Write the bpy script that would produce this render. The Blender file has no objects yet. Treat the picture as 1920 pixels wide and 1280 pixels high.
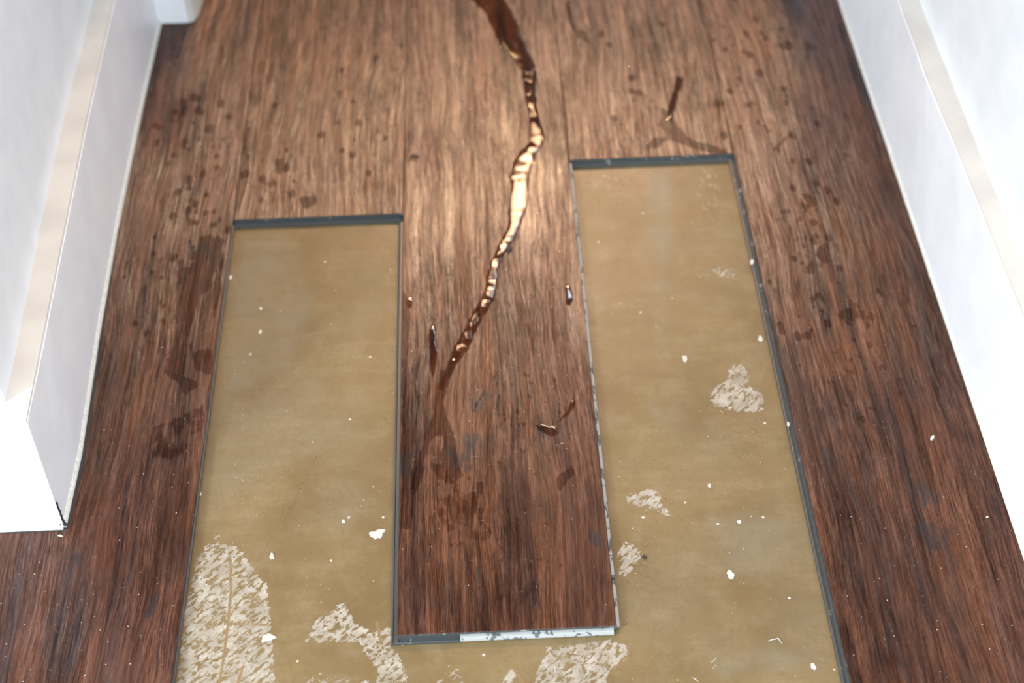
import bpy, bmesh, math, random
import numpy as np
from mathutils import Matrix, Vector

random.seed(7)
rng = np.random.default_rng(7)
sc = bpy.context.scene

# ------------------------------------------------------------------ camera
FPX, PITCH, YAW, ROLL = 2850.0, 0.805148, 0.0206553, -0.02563509
CAM = np.array([0.2656462, 0.0, 1.0628189])
fw = np.array([math.sin(YAW)*math.cos(PITCH), math.cos(YAW)*math.cos(PITCH), -math.sin(PITCH)])
r0 = np.array([math.cos(YAW), -math.sin(YAW), 0.0]); u0 = np.cross(r0, fw)
rt = r0*math.cos(ROLL)+u0*math.sin(ROLL); up = -r0*math.sin(ROLL)+u0*math.cos(ROLL)
cd = bpy.data.cameras.new('camera'); cam = bpy.data.objects.new('camera', cd)
sc.collection.objects.link(cam)
cam.matrix_world = Matrix(((rt[0], up[0], -fw[0], CAM[0]), (rt[1], up[1], -fw[1], CAM[1]),
                           (rt[2], up[2], -fw[2], CAM[2]), (0, 0, 0, 1)))
cd.sensor_width = 36; cd.lens = FPX/1920*36; cd.clip_start = .01; cd.clip_end = 50
cd.dof.use_dof = True; cd.dof.focus_distance = 1.305; cd.dof.aperture_fstop = 4.0
sc.camera = cam

def at(px, py, z=0.0):
    """a pixel of the photograph -> the point it shows on the horizontal plane z"""
    d = fw+(px-960)/FPX*rt+(640-py)/FPX*up
    t = (z-CAM[2])/d[2]
    return np.array([CAM[0]+d[0]*t, CAM[1]+d[1]*t])

# ------------------------------------------------------------------ world, lights, exposure
w = bpy.data.worlds.new('world'); sc.world = w; w.use_nodes = True
w.node_tree.nodes['Background'].inputs[0].default_value = (.80, .905, 1.0, 1)
w.node_tree.nodes['Background'].inputs[1].default_value = 3.2

def area(name, loc, target, sx, sy, power, col):
    l = bpy.data.lights.new(name, 'AREA'); l.shape = 'RECTANGLE'; l.size = sx; l.size_y = sy
    l.energy = power; l.color = col
    o = bpy.data.objects.new(name, l); sc.collection.objects.link(o)
    o.location = loc
    o.rotation_euler = (Vector(target)-Vector(loc)).to_track_quat('-Z', 'Y').to_euler()
    return o
# warm ceiling light farther down the hall
area('hall_ceiling_light', (.39, 3.98, 2.4), (.39, 3.98, 0), .80, .46, 122, (1.0, .60, .34))
# narrow cool light beside it
area('hall_side_light', (.93, 3.55, 2.4), (.9, 3.55, 0), .16, .9, 16, (.75, .88, 1.0))
# daylight through the opening on the left, behind the wall end
area('daylight_opening', (-2.15, -1.0, 1.75), (.3, 1.0, .1), .32, .5, 74, (.93, .96, 1.0))
# broad soft fill added behind the camera to whiten front-facing surfaces
area('fill_behind', (.10, -2.3, 1.45), (.10, 1.0, .5), 1.5, 1.5, 14, (.88, .94, 1.0))

sc.view_settings.view_transform = 'Standard'; sc.view_settings.look = 'None'
sc.view_settings.gamma = 1; sc.view_settings.use_curve_mapping = False
sc.view_settings.exposure = 0.10

# ------------------------------------------------------------------ node helper
class N:
    def __init__(s, name):
        s.m = bpy.data.materials.new(name); s.m.use_nodes = True
        s.t = s.m.node_tree; s.t.nodes.clear()
        s.out = s.t.nodes.new('ShaderNodeOutputMaterial')
    def n(s, typ, **k):
        nd = s.t.nodes.new(typ)
        for a, b in k.items(): setattr(nd, a, b)
        return nd
    def put(s, sock, v):
        if v is None: return
        if isinstance(v, bpy.types.NodeSocket): s.t.links.new(v, sock)
        elif isinstance(v, (tuple, list)):
            v = tuple(v)
            if len(sock.default_value) == 4 and len(v) == 3: v = v+(1,)
            sock.default_value = v
        else:
            try: sock.default_value = v
            except Exception: sock.default_value = (v, v, v)
    def math(s, op, a, b=None, c=None, clamp=False):
        nd = s.n('ShaderNodeMath', operation=op, use_clamp=clamp)
        s.put(nd.inputs[0], a); s.put(nd.inputs[1], b); s.put(nd.inputs[2], c)
        return nd.outputs[0]
    def mul(s, a, b): return s.math('MULTIPLY', a, b)
    def add(s, a, b): return s.math('ADD', a, b)
    def sub(s, a, b): return s.math('SUBTRACT', a, b)
    def ramp(s, v, a, b, lo=0., hi=1., smooth=True):
        nd = s.n('ShaderNodeMapRange', interpolation_type='SMOOTHSTEP' if smooth else 'LINEAR')
        s.put(nd.inputs['Value'], v)
        for k, x in (('From Min', a), ('From Max', b), ('To Min', lo), ('To Max', hi)): s.put(nd.inputs[k], x)
        return nd.outputs['Result']
    def mix(s, f, a, b, blend='MIX'):
        nd = s.n('ShaderNodeMix', data_type='RGBA', blend_type=blend)
        s.put(nd.inputs[0], f); s.put(nd.inputs[6], a); s.put(nd.inputs[7], b)
        return nd.outputs[2]
    def noise(s, vec, scale=1., detail=3., rough=.5, dist=0., dim='3D', w=None, out=0):
        nd = s.n('ShaderNodeTexNoise', noise_dimensions=dim)
        s.put(nd.inputs['Vector'], vec); nd.inputs['Scale'].default_value = scale
        nd.inputs['Detail'].default_value = detail; nd.inputs['Roughness'].default_value = rough
        nd.inputs['Distortion'].default_value = dist
        if dim == '4D': s.put(nd.inputs['W'], w)
        return nd.outputs[out]
    def vor(s, vec, scale, feature='F1', out='Distance', rnd=1.):
        nd = s.n('ShaderNodeTexVoronoi', feature=feature)
        s.put(nd.inputs['Vector'], vec); nd.inputs['Scale'].default_value = scale
        nd.inputs['Randomness'].default_value = rnd
        return nd.outputs[out]
    def mapping(s, vec, scale=(1, 1, 1), loc=(0, 0, 0), rot=(0, 0, 0)):
        nd = s.n('ShaderNodeMapping'); s.put(nd.inputs[0], vec)
        nd.inputs['Scale'].default_value = scale; nd.inputs['Location'].default_value = loc
        nd.inputs['Rotation'].default_value = rot
        return nd.outputs[0]
    def obj(s): return s.n('ShaderNodeTexCoord').outputs['Object']
    def attr(s, name, typ='GEOMETRY'):
        nd = s.n('ShaderNodeAttribute', attribute_name=name, attribute_type=typ)
        return nd.outputs['Fac']
    def comb(s, x, y, z):
        nd = s.n('ShaderNodeCombineXYZ')
        for i, v in enumerate((x, y, z)): s.put(nd.inputs[i], v)
        return nd.outputs[0]
    def sep(s, v):
        nd = s.n('ShaderNodeSeparateXYZ'); s.put(nd.inputs[0], v); return nd.outputs
    def bump(s, h, dist, strength=1., normal=None):
        nd = s.n('ShaderNodeBump'); s.put(nd.inputs['Height'], h)
        nd.inputs['Distance'].default_value = dist; nd.inputs['Strength'].default_value = strength
        s.put(nd.inputs['Normal'], normal)
        return nd.outputs[0]
    def pbr(s, base, rough=.5, spec=.5, normal=None, metal=0.):
        b = s.n('ShaderNodeBsdfPrincipled')
        s.put(b.inputs['Base Color'], base); s.put(b.inputs['Roughness'], rough)
        s.put(b.inputs['Specular IOR Level'], spec); s.put(b.inputs['Normal'], normal)
        b.inputs['Metallic'].default_value = metal
        s.t.links.new(b.outputs[0], s.out.inputs[0]); return s.m

# ------------------------------------------------------------------ materials
def wood():
    m = N('dark_oak_vinyl'); p = m.obj(); seed = m.attr('seed', 'OBJECT')
    x, y, z = m.sep(p)[:3]
    # the grain wanders sideways slowly along the plank
    wob = m.noise(m.comb(m.mul(x, 9), m.mul(y, 3.2), seed), 1, 2, .5)
    wob2 = m.noise(m.comb(m.mul(x, 30), m.mul(y, 13), m.add(seed, 9)), 1, 2, .5)
    gx = m.add(x, m.add(m.mul(m.sub(wob, .5), .026), m.mul(m.sub(wob2, .5), .0035)))
    fib = m.noise(m.comb(m.mul(gx, 1250), m.mul(y, 62), seed), 1, 3, .65)
    fib2 = m.noise(m.comb(m.mul(gx, 520), m.mul(y, 22), m.add(seed, 3)), 1, 4, .6)
    band = m.noise(m.comb(m.mul(gx, 75), m.mul(y, 3.6), m.add(seed, 5)), 1, 6, .66)
    blot = m.noise(m.comb(m.mul(gx, 20), m.mul(y, 9), m.add(seed, 7)), 1, 6, .66)
    pore = m.noise(m.comb(m.mul(gx, 1100), m.mul(y, 75), m.add(seed, 11)), 1, 2, .5)
    crackn = m.noise(m.comb(m.mul(gx, 200), m.mul(y, 15), m.add(seed, 17)), 1, 3, .55)
    fib3 = m.noise(m.comb(m.mul(gx, 230), m.mul(y, 5), m.add(seed, 41)), 1, 2, .5)
    # knots and flecks
    t = m.add(m.mul(band, .62), m.mul(blot, .38))
    c = m.mix(m.ramp(t, .36, .66), (.021, .0065, .0034), (.140, .049, .0190))
    # reddish / greyish drift
    hue = m.noise(m.comb(m.mul(gx, 24), m.mul(y, 4), m.add(seed, 21)), 1, 3, .5)
    c = m.mix(m.ramp(hue, .42, .66, 0, .50), c, (.092, .038, .026))
    gv = m.ramp(m.noise(m.comb(m.mul(gx, 22), m.mul(y, 8), m.add(seed, 31)), 1, 3, .5), .36, .62, .4, 1.)
    fib = m.add(.5, m.mul(m.sub(fib, .5), gv)); fib2 = m.add(.5, m.mul(m.sub(fib2, .5), m.add(.35, m.mul(gv, .65))))
    c = m.mix(m.ramp(fib, .34, .70), m.mix(1., c, (.56, .50, .48), 'MULTIPLY'), m.mix(1., c, (1.42, 1.42, 1.36), 'MULTIPLY'))
    c = m.mix(m.ramp(fib2, .36, .64, .55, 0), c, m.mix(1., c, (.48, .42, .42), 'MULTIPLY'))
    c = m.mix(m.ramp(fib3, .36, .50, .28, 0), c, m.mix(1., c, (.50, .46, .46), 'MULTIPLY'))
    c = m.mix(m.ramp(fib3, .52, .68, 0, .22), c, m.mix(1., c, (1.6, 1.5, 1.35), 'MULTIPLY'))
    c = m.mix(m.ramp(pore, .60, .72, 0, .65), c, (.020, .011, .010))
    c = m.mix(m.ramp(crackn, .665, .72, 0, .8), c, (.020, .015, .015))
    # printed cracks (distance field) and knots
    cr = m.attr('crack'); cn = m.noise(p, 420, 2, .5)
    cr = m.add(cr, m.mul(m.sub(cn, .5), .0011))
    crm = m.ramp(cr, .0003, .0011, 1, 0)
    c = m.mix(m.mul(crm, .9), c, (.012, .010, .012))
    kn = m.attr('knot'); knn = m.noise(m.comb(m.mul(gx, 130), m.mul(y, 60), seed), 1, 4, .6)
    knm = m.ramp(m.add(m.mul(kn, .8), m.mul(m.sub(knn, .5), 2.4)), .35, .95)
    knm = m.mul(knm, m.ramp(kn, 0, .35))
    c = m.mix(m.mul(knm, .85), c, (.022, .016, .015))
    # water-soaked stains
    s_ = m.attr('stain')
    sn = m.noise(m.mapping(p, (95, 42, 1)), 1, 4, .6)
    sm = m.ramp(m.add(s_, m.mul(m.sub(sn, .5), 1.0)), .34, .47)
    # free small splashes in the splashed zones
    z_ = m.attr('splash')
    sp = m.noise(m.mapping(p, (95, 75, 1), (3, 5, 0)), 1, 4, .62)
    spm = m.ramp(m.add(sp, m.mul(m.sub(z_, 1), .30)), .575, .65)
    wet = m.math('MAXIMUM', sm, m.mul(spm, .85))
    film = m.ramp(m.attr('film'), -.0004, .0004)
    dark = m.math('MAXIMUM', m.mul(wet, .72), m.mul(film, .22))
    c = m.mix(dark, c, m.mix(1., c, (.52, .44, .42), 'MULTIPLY'))
    # dust film in the dry parts
    du = m.noise(p, 14, 4, .6)
    c = m.mix(m.ramp(du, .45, .75, 0, .05), c, (.17, .115, .095))
    # fine pale grit
    gr = m.vor(m.mapping(p, (1, 1, 1)), 130)
    gc = m.vor(m.mapping(p, (1, 1, 1)), 130, out='Color')
    gm = m.mul(m.ramp(gr, .045, .075, 1, 0), m.ramp(m.sep(gc)[0], .80, .82))
    c = m.mix(m.mul(gm, .5), c, (.55, .50, .45))
    h = m.add(m.mul(fib, .55), m.add(m.mul(fib2, .8), m.add(m.mul(fib3, .7), m.mul(band, .6))))
    h = m.sub(h, m.mul(crm, .8))
    nrm = m.bump(h, .00050, 1.)
    lumpy = m.noise(m.mapping(p, (60, 30, 1)), 1, 3, .5)
    nrm = m.bump(lumpy, .0010, .15, nrm)
    rough = m.ramp(band, .3, .7, .23, .36)
    rough = m.add(rough, m.mul(m.sub(blot, .5), .2))
    rough = m.mix(m.mul(wet, .7), rough, .30) if False else rough
    spec = m.ramp(wet, 0, 1, .33, .13)
    spec = m.mul(spec, m.ramp(film, 0, 1, 1, 0))
    spec = m.mul(spec, m.ramp(fib2, .34, .62, .45, 1.35))
    spec = m.mul(spec, m.ramp(fib3, .36, .62, .75, 1.2))
    spec = m.mul(spec, m.ramp(fib, .36, .64, .65, 1.25))
    return m.pbr(c, rough, spec, nrm)

def subfloor_mat():
    m = N('sealed_concrete'); p = m.obj()
    x, y, z = m.sep(p)[:3]
    a = m.noise(p, 9, 5, .6); b = m.noise(p, 34, 5, .62); d = m.noise(p, 210, 4, .6)
    g = m.noise(m.mapping(p, (1, 1, 1), (7, 3, 0)), 5, 3, .5)
    br = m.noise(m.mapping(p, (14, 90, 1), rot=(0, 0, .2)), 1, 4, .6)
    c = m.mix(m.ramp(a, .34, .66), (.168, .112, .047), (.232, .163, .074))
    c = m.mix(m.ramp(g, .50, .68, 0, .62), c, (.215, .178, .110))
    c = m.mix(m.ramp(b, .40, .70, 0, .42), c, (.280, .212, .124))
    c = m.mix(m.ramp(br, .42, .62, .20, 0), c, (.17, .108, .050))
    c = m.mix(m.ramp(d, .30, .52, .25, 0), c, (.15, .098, .045))
    fn = m.noise(m.mapping(p, (500, 900, 1)), 1, 4, .65)
    c = m.mix(m.ramp(fn, .30, .70, .30, 0), c, (.12, .08, .038))
    # greyer cloudy areas, plus a cool reflection and wall shade painted in
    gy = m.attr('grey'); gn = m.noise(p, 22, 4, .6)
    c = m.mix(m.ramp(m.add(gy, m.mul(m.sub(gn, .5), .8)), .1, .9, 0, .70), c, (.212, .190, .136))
    # pale residue left on the seal coat, streaked diagonally
    r = m.attr('residue')
    rp = m.mapping(p, (1, 1, 1), rot=(0, 0, -.75))
    rn = m.noise(m.mapping(rp, (100, 290, 1)), 1, 6, .62, .6)
    rn2 = m.noise(m.mapping(p, (230, 230, 1)), 1, 6, .66, .6)
    rr = m.add(m.mul(rn, .60), m.mul(rn2, .40))
    rv = m.add(m.add(m.mul(m.sub(rr, .5), 1.5), .5), m.add(m.mul(m.sub(m.math('MINIMUM', r, 1.), 1), .40), m.mul(m.math('MAXIMUM', m.sub(r, 1), 0.), .14)))
    rm = m.ramp(rv, .487, .508)
    speck = m.noise(p, 950, 2, .5)
    rc = m.mix(m.ramp(m.noise(p, 60, 4, .6), .35, .68), (.31, .272, .212), (.43, .39, .325))
    rc = m.mix(m.ramp(speck, .60, .70, 0, .45), rc, (.16, .11, .07))
    rc = m.mix(m.ramp(m.noise(p, 330, 3, .6), .60, .68, 0, .5), rc, (.56, .52, .45))
    c = m.mix(m.mul(rm, m.ramp(m.noise(p, 95, 4, .6), .3, .7, .65, 1.)), c, rc)
    # whitish scuffs
    s_ = m.attr('scuff'); sn = m.noise(m.mapping(p, (240, 110, 1), rot=(0, 0, .35)), 1, 5, .65, .6)
    sm = m.ramp(m.add(sn, m.mul(m.sub(s_, 1), .34)), .47, .60)
    c = m.mix(m.mul(sm, .55), c, (.42, .39, .32))
    # ruled score lines
    ln = m.attr('score'); lnn = m.noise(p, 260, 3, .6)
    c = m.mix(m.ramp(m.add(ln, m.mul(m.sub(lnn, .5), .0008)), .0006, .0019, 1., 0), c, (.23, .15, .072))
    # dotted brown crack
    ck = m.attr('crack'); ckn = m.noise(p, 500, 2, .5)
    c = m.mix(m.mul(m.ramp(ck, .0003, .0011, 1, 0), m.ramp(ckn, .46, .58)), c, (.13, .07, .04))
    # dark and pale specks
    v = m.vor(p, 75); vc = m.sep(m.vor(p, 75, out='Color'))
    c = m.mix(m.mul(m.ramp(v, .045, .075, .8, 0), m.ramp(vc[0], .87, .88)), c, (.09, .06, .04))
    v = m.vor(m.mapping(p, (1, 1, 1), (.3, .7, 0)), 60); vc = m.sep(m.vor(m.mapping(p, (1, 1, 1), (.3, .7, 0)), 60, out='Color'))
    c = m.mix(m.mul(m.ramp(v, .05, .09, .8, 0), m.ramp(vc[0], .84, .85)), c, (.70, .64, .54))
    h = m.add(m.mul(rm, .6), m.add(m.mul(b, .8), m.mul(d, .10)))
    nrm = m.bump(h, .00045, .6)
    lum = m.noise(p, 26, 2, .5)
    nrm = m.bump(lum, .0016, .25, nrm)
    rough = m.add(m.ramp(a, .3, .7, .26, .36), m.mul(rm, .12))
    return m.pbr(c, m.add(rough, .06), .17, nrm)

def paint(name, col, col2, rough=.42, grime=0.):
    m = N(name); p = m.obj()
    a = m.noise(m.mapping(p, (22, 22, 22)), 1, 3, .5); b = m.noise(m.mapping(p, (300, 40, 60)), 1, 3, .5)
    c = m.mix(m.ramp(a, .3, .7), col, col2)
    v = m.vor(p, 55); vc = m.sep(m.vor(p, 55, out='Color'))
    c = m.mix(m.mul(m.ramp(v, .03, .055, .75, 0), m.ramp(vc[0], .975-grime, .98-grime)), c, (.20, .14, .11))
    return m.pbr(c, rough, .4, m.bump(m.add(b, m.mul(a, .5)), .00012, .5))

def core(name, col, worn, amt):
    m = N(name); p = m.obj()
    n = m.noise(m.mapping(p, (140, 70, 200)), 1, 4, .6); f = m.noise(p, 700, 3, .6)
    wm = m.attr('worn', 'OBJECT')
    c = m.mix(m.ramp(f, .3, .7, 0, .5), col, tuple(v*1.5 for v in col))
    c = m.mix(m.ramp(m.add(n, m.mul(wm, .35)), .60-amt, .64-amt), c, worn)
    return m.pbr(c, .42, .5, m.bump(f, .0001, .5))

def flat(name, col, rough=.6, spec=.4, sc_=400):
    m = N(name); p = m.obj(); n = m.noise(p, sc_, 3, .6)
    c = m.mix(m.ramp(n, .3, .7), tuple(v*.8 for v in col), tuple(min(v*1.12, 1) for v in col))
    return m.pbr(c, rough, spec, m.bump(n, .0002, .5))

def water(name, tint, ripple=.0, dist=.0006, scl=150):
    m = N(name); p = m.obj()
    nrm = None
    if ripple:
        h = m.noise(m.mapping(p, (1, .62, 1)), scl, 3, .55)
        nrm = m.bump(h, dist, ripple)
    tr = m.n('ShaderNodeBsdfTransparent'); m.put(tr.inputs[0], tint)
    gl = m.n('ShaderNodeBsdfGlossy'); gl.inputs['Roughness'].default_value = .06
    fr = m.n('ShaderNodeFresnel'); fr.inputs['IOR'].default_value = 1.36
    if nrm is not None:
        m.put(gl.inputs['Normal'], nrm); m.put(fr.inputs['Normal'], nrm)
    mx = m.n('ShaderNodeMixShader'); geo = m.n('ShaderNodeNewGeometry')
    m.put(mx.inputs[0], m.mul(fr.outputs[0], m.sub(1., geo.outputs['Backfacing'])))
    m.t.links.new(tr.outputs[0], mx.inputs[1]); m.t.links.new(gl.outputs[0], mx.inputs[2])
    m.t.links.new(mx.outputs[0], m.out.inputs[0]); return m.m

M_WOOD = wood(); M_SUB = subfloor_mat()
M_WALL = paint('wall_paint', (.74, .76, .78), (.80, .81, .82), .55)
M_SKIRT = paint('skirting_paint', (.82, .83, .86), (.88, .89, .91), .36)
M_LEDGE = paint('ledge_lamp_tint', (.62, .58, .53), (.70, .66, .60), .38, .04)  # cream tint puts the lamp's warm light into the colour
M_CAULK = flat('caulk', (.78, .77, .70), .5)
M_GAP = flat('dark_gap', (.035, .035, .038), .8)
M_CORE = core('plank_core_dark', (.050, .056, .056), (.30, .31, .30), -.03)
M_TONGUE = core('plank_tongue_grey', (.070, .075, .078), (.33, .34, .32), .10)
M_FILM = water('water_film', (.97, .93, .90), .55, .00045, 240)
M_DROP = water('water_drop', (.96, .94, .92))
M_WHITE = flat('white_splash', (.66, .63, .56), .55)
M_CHALK = flat('chalky_plaster', (.56, .52, .44), .9, .2, 900)
M_CEIL = paint('ceiling_darkened', (.20, .20, .20), (.22, .22, .22), .7)  # ceiling and far walls darkened to cut the haze planks mirror
M_DARK = flat('dark_debris', (.05, .035, .03), .7)

# ------------------------------------------------------------------ mesh helpers
def link(name, me, parent=None):
    o = bpy.data.objects.new(name, me); sc.collection.objects.link(o)
    if parent is not None: o.parent = parent
    return o
def mesh_from(name, V, F, mats, smooth=False, mi=None):
    me = bpy.data.meshes.new(name)
    me.from_pydata([tuple(map(float, v)) for v in V], [], [tuple(int(i) for i in f) for f in F])
    for m in mats: me.materials.append(m)
    if mi is not None: me.polygons.foreach_set('material_index', mi)
    if smooth: me.polygons.foreach_set('use_smooth', [True]*len(me.polygons))
    me.update(); return me
def setattr_f(me, name, vals):
    a = me.attributes.new(name, 'FLOAT', 'POINT'); a.data.foreach_set('value', np.asarray(vals, dtype=np.float32))
def tag(o, label=None, cat=None, group=None, kind=None):
    if label: o['label'] = label
    if cat: o['category'] = cat
    if group: o['group'] = group
    if kind: o['kind'] = kind
    return o
def prism(name, prof, axis_pts, mats, parent=None, bevel=0, smooth=False):
    """sweep: axis_pts is a list of profiles already placed as lists of 3-D points"""
    V = []; F = []; n = len(axis_pts[0])
    for pr in axis_pts: V += pr
    for k in range(len(axis_pts)-1):
        for i in range(n):
            j = (i+1) % n; F.append((k*n+i, k*n+j, (k+1)*n+j, (k+1)*n+i))
    F.append(tuple(range(n))[::-1]); F.append(tuple((len(axis_pts)-1)*n+i for i in range(n)))
    me = mesh_from(name, V, F, mats)
    bm = bmesh.new(); bm.from_mesh(me); bmesh.ops.recalc_face_normals(bm, faces=bm.faces)
    if bevel:
        bmesh.ops.bevel(bm, geom=[e for e in bm.edges], offset=bevel, segments=2, affect='EDGES', clamp_overlap=True)
    bm.to_mesh(me); bm.free()
    return link(name, me, parent)

def seg_dist(P, pts):
    """distance of points to a polyline"""
    P = np.asarray(P); best = np.full(len(P), 9.)
    pts = np.asarray(pts)
    for a, b in zip(pts[:-1], pts[1:]):
        ab = b-a; t = np.clip(((P-a)@ab)/max(ab@ab, 1e-12), 0, 1)
        d = np.linalg.norm(P-(a+t[:, None]*ab), axis=1); best = np.minimum(best, d)
    return best
def poly_sd(P, pts):
    """signed distance to a closed polygon, positive inside"""
    pts = np.asarray(pts); d = seg_dist(P, np.vstack([pts, pts[:1]]))
    ins = np.zeros(len(P), bool); n = len(pts)
    for i in range(n):
        a = pts[i]; b = pts[(i+1) % n]
        if a[1] == b[1]: continue
        c = (a[1] > P[:, 1]) != (b[1] > P[:, 1])
        xx = (b[0]-a[0])*(P[:, 1]-a[1])/(b[1]-a[1])+a[0]
        ins ^= c & (P[:, 0] < xx)
    return np.where(ins, d, -d)
def wpoly(px, z=0.): return np.array([at(a, b, z) for a, b in px])

# ------------------------------------------------------------------ marks drawn on the photographed floor (measured outlines)
SUBZ = -.008
# water trail: (x, y, half width in px)
TRAIL = [(895, -40, 28), (915, 0, 30), (937, 25, 27), (948, 55, 25), (962, 85, 23), (980, 110, 19), (992, 135, 14), (993, 165, 11), (998, 200, 10), (1002, 225, 10),
         (1006, 248, 15), (1008, 264, 14), (990, 287, 17), (980, 308, 19), (974, 330, 18), (976, 350, 16), (973, 375, 18), (968, 400, 17), (966, 420, 12),
         (955, 445, 12), (943, 465, 11), (930, 490, 9), (924, 515, 11), (921, 540, 10), (912, 565, 13), (895, 592, 12), (880, 620, 12), (866, 650, 14), (850, 678, 10),
         (838, 700, 9), (826, 730, 10)]
def trail_poly(tr):
    c = np.array([at(a, b) for a, b, _ in tr]); hw = np.array([h for _, _, h in tr])
    L = np.array([at(a-h, b) for a, b, h in tr]); R = np.array([at(a+h, b) for a, b, h in tr])
    # subdivide with a slightly irregular rim
    def sub(A, s):
        out = []
        r2 = random.Random(s)
        for i in range(len(A)-1):
            for k in range(6):
                t = k/6; q = A[i]*(1-t)+A[i+1]*t
                out.append(q+np.array([r2.uniform(-1, 1)*.0012, 0]))
        out.append(A[-1]); return np.array(out)
    L = sub(L, 3); R = sub(R, 4)
    return L, R
TL, TR = trail_poly(TRAIL)
FILMS = [np.vstack([TL, TR[::-1]])]
DRIPS = {  # small separate puddles on the planks
    'a': [(806, 612), (812, 606), (818, 616), (817, 640), (822, 660), (817, 690), (812, 708), (805, 690), (806, 660), (803, 635)],
    'b': [(1003, 797), (1015, 793), (1030, 800), (1042, 798), (1048, 808), (1044, 817), (1032, 818), (1020, 812), (1008, 806)],
    'c': [(1058, 535), (1066, 530), (1072, 545), (1076, 562), (1068, 573), (1058, 570), (1062, 556)],
    'd': [(760, 560), (772, 556), (774, 575), (764, 580)],
    'e': [(1070, 750), (1078, 747), (1080, 760), (1066, 778), (1050, 790), (1046, 786), (1062, 772)],
    'f': [(1268, 142), (1282, 146), (1280, 160), (1272, 172), (1268, 200), (1260, 224), (1250, 226), (1254, 196), (1262, 170)],
}
DRIP_LABEL = {
    'a': 'long thin drip of water on the centre plank, left of the water trail',
    'b': 'brown rounded puddle with bright beads on the lower right of the centre plank',
    'c': 'small wet blob near the right edge of the centre plank, halfway up',
    'd': 'tiny bead of water at the left edge of the centre plank',
    'e': 'short curved drip above the rounded puddle on the centre plank',
    'f': 'bluish streak of water on the plank beyond the right-hand gap',
}
DPOLY = {k: wpoly(v) for k, v in DRIPS.items()}
STAINS = [  # soaked darker areas of the wood: polygon, strength
    ([(826, 690), (838, 700), (832, 760), (845, 800), (855, 830), (858, 870), (870, 890), (845, 905), (830, 880), (825, 850), (835, 835), (830, 815), (815, 815), (800, 850), (790, 900), (778, 930), (770, 910), (785, 860), (795, 820), (812, 780)], 1.),
    ([(753, 540), (765, 560), (768, 620), (764, 700), (766, 760), (764, 820), (770, 870), (780, 890), (772, 990), (753, 990)], .75),
    ([(805, 868), (830, 872), (855, 893), (850, 905), (820, 895)], 1.),
    ([(820, 895), (880, 890), (900, 930), (870, 980), (840, 1000), (820, 960)], .45),
    ([(905, 905), (880, 900), (860, 1010), (885, 1040), (920, 1000)], .4),
    ([(1040, 900), (1070, 870), (1080, 885), (1050, 920)], .6),
    ([(1240, 1010), (1240, 1010), (1241, 1011)], 0),
    ([(1240, 200), (1262, 215), (1272, 240), (1300, 262), (1345, 275), (1372, 288), (1340, 289), (1290, 275), (1255, 262), (1235, 235)], .75),
    ([(1210, 272), (1232, 258), (1260, 258), (1235, 275), (1215, 284)], .55),
    ([(375, 440), (420, 450), (405, 500), (395, 540), (370, 560), (345, 570), (330, 540), (335, 505), (365, 500)], .75),
    ([(330, 505), (372, 495), (380, 540), (350, 640), (345, 700), (375, 720), (350, 740), (310, 700), (330, 620)], .62),
    ([(405, 480), (422, 470), (412, 560), (398, 600)], .7),
    ([(290, 800), (380, 760), (385, 800), (330, 860), (280, 860)], .45),
    ([(360, 660), (400, 650), (395, 700), (370, 700)], .6),
    ([(1060, 8), (1068, 0), (1072, 30), (1080, 52), (1100, 60), (1110, 85), (1085, 72), (1064, 42)], .7),
    ([(1455, 85), (1475, 75), (1492, 88), (1480, 97)], .7),
    ([(1508, 80), (1530, 78), (1530, 92), (1512, 94)], .55),
    ([(1525, 478), (1543, 455), (1550, 478), (1560, 480), (1540, 487)], .9),
    ([(1512, 500), (1522, 492), (1524, 512), (1514, 512)], .8),
    ([(1460, 396), (1482, 392), (1480, 400), (1462, 402)], .9),
    ([(1503, 385), (1530, 376), (1531, 384), (1506, 392)], .9),
    ([(1570, 590), (1595, 560), (1640, 590), (1630, 620), (1590, 610)], .4),
    ([(1515, 560), (1545, 540), (1550, 570), (1525, 580)], .4),
    ([(560, 370), (590, 368), (600, 380), (570, 388)], .75),
    ([(765, 292), (780, 288), (784, 302), (768, 302)], .8),
    ([(1445, 280), (1470, 258), (1482, 250), (1470, 268), (1448, 288)], .55),
]
SPOTS = []   # small dark spots (px, py, radius px) seen on the upper planks
_r = random.Random(3)
for cx, cy, sx, sy, n in ((350, 250, 60, 110, 34), (390, 420, 50, 80, 26), (520, 300, 110, 90, 26), (690, 220, 60, 140, 12), (1180, 160, 80, 90, 12),
                         (1420, 180, 80, 130, 22), (1530, 400, 70, 110, 26), (1500, 560, 60, 120, 16), (1640, 650, 60, 120, 10), (300, 560, 50, 120, 16), (1420, 60, 60, 50, 10)):
    for k in range(n):
        SPOTS.append((_r.gauss(cx, sx*.6), _r.gauss(cy, sy*.6), _r.uniform(2.5, 7)))
CRACKS = [[(248, 890), (240, 905), (236, 925), (238, 940), (233, 955), (231, 970)], [(252, 1010), (248, 1050), (240, 1085), (237, 1100)],
          [(1003, 1030), (998, 1050), (1003, 1070), (1007, 1090), (1006, 1115), (1000, 1140)], [(808, 1025), (804, 1045), (801, 1060)],
          [(1718, 620), (1722, 660)], [(1655, 1060), (1670, 1130), (1664, 1180), (1668, 1230)], [(1595, 750), (1618, 790)], [(936, 740), (930, 775)],
          [(906, 738), (895, 755), (888, 775)]]
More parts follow.
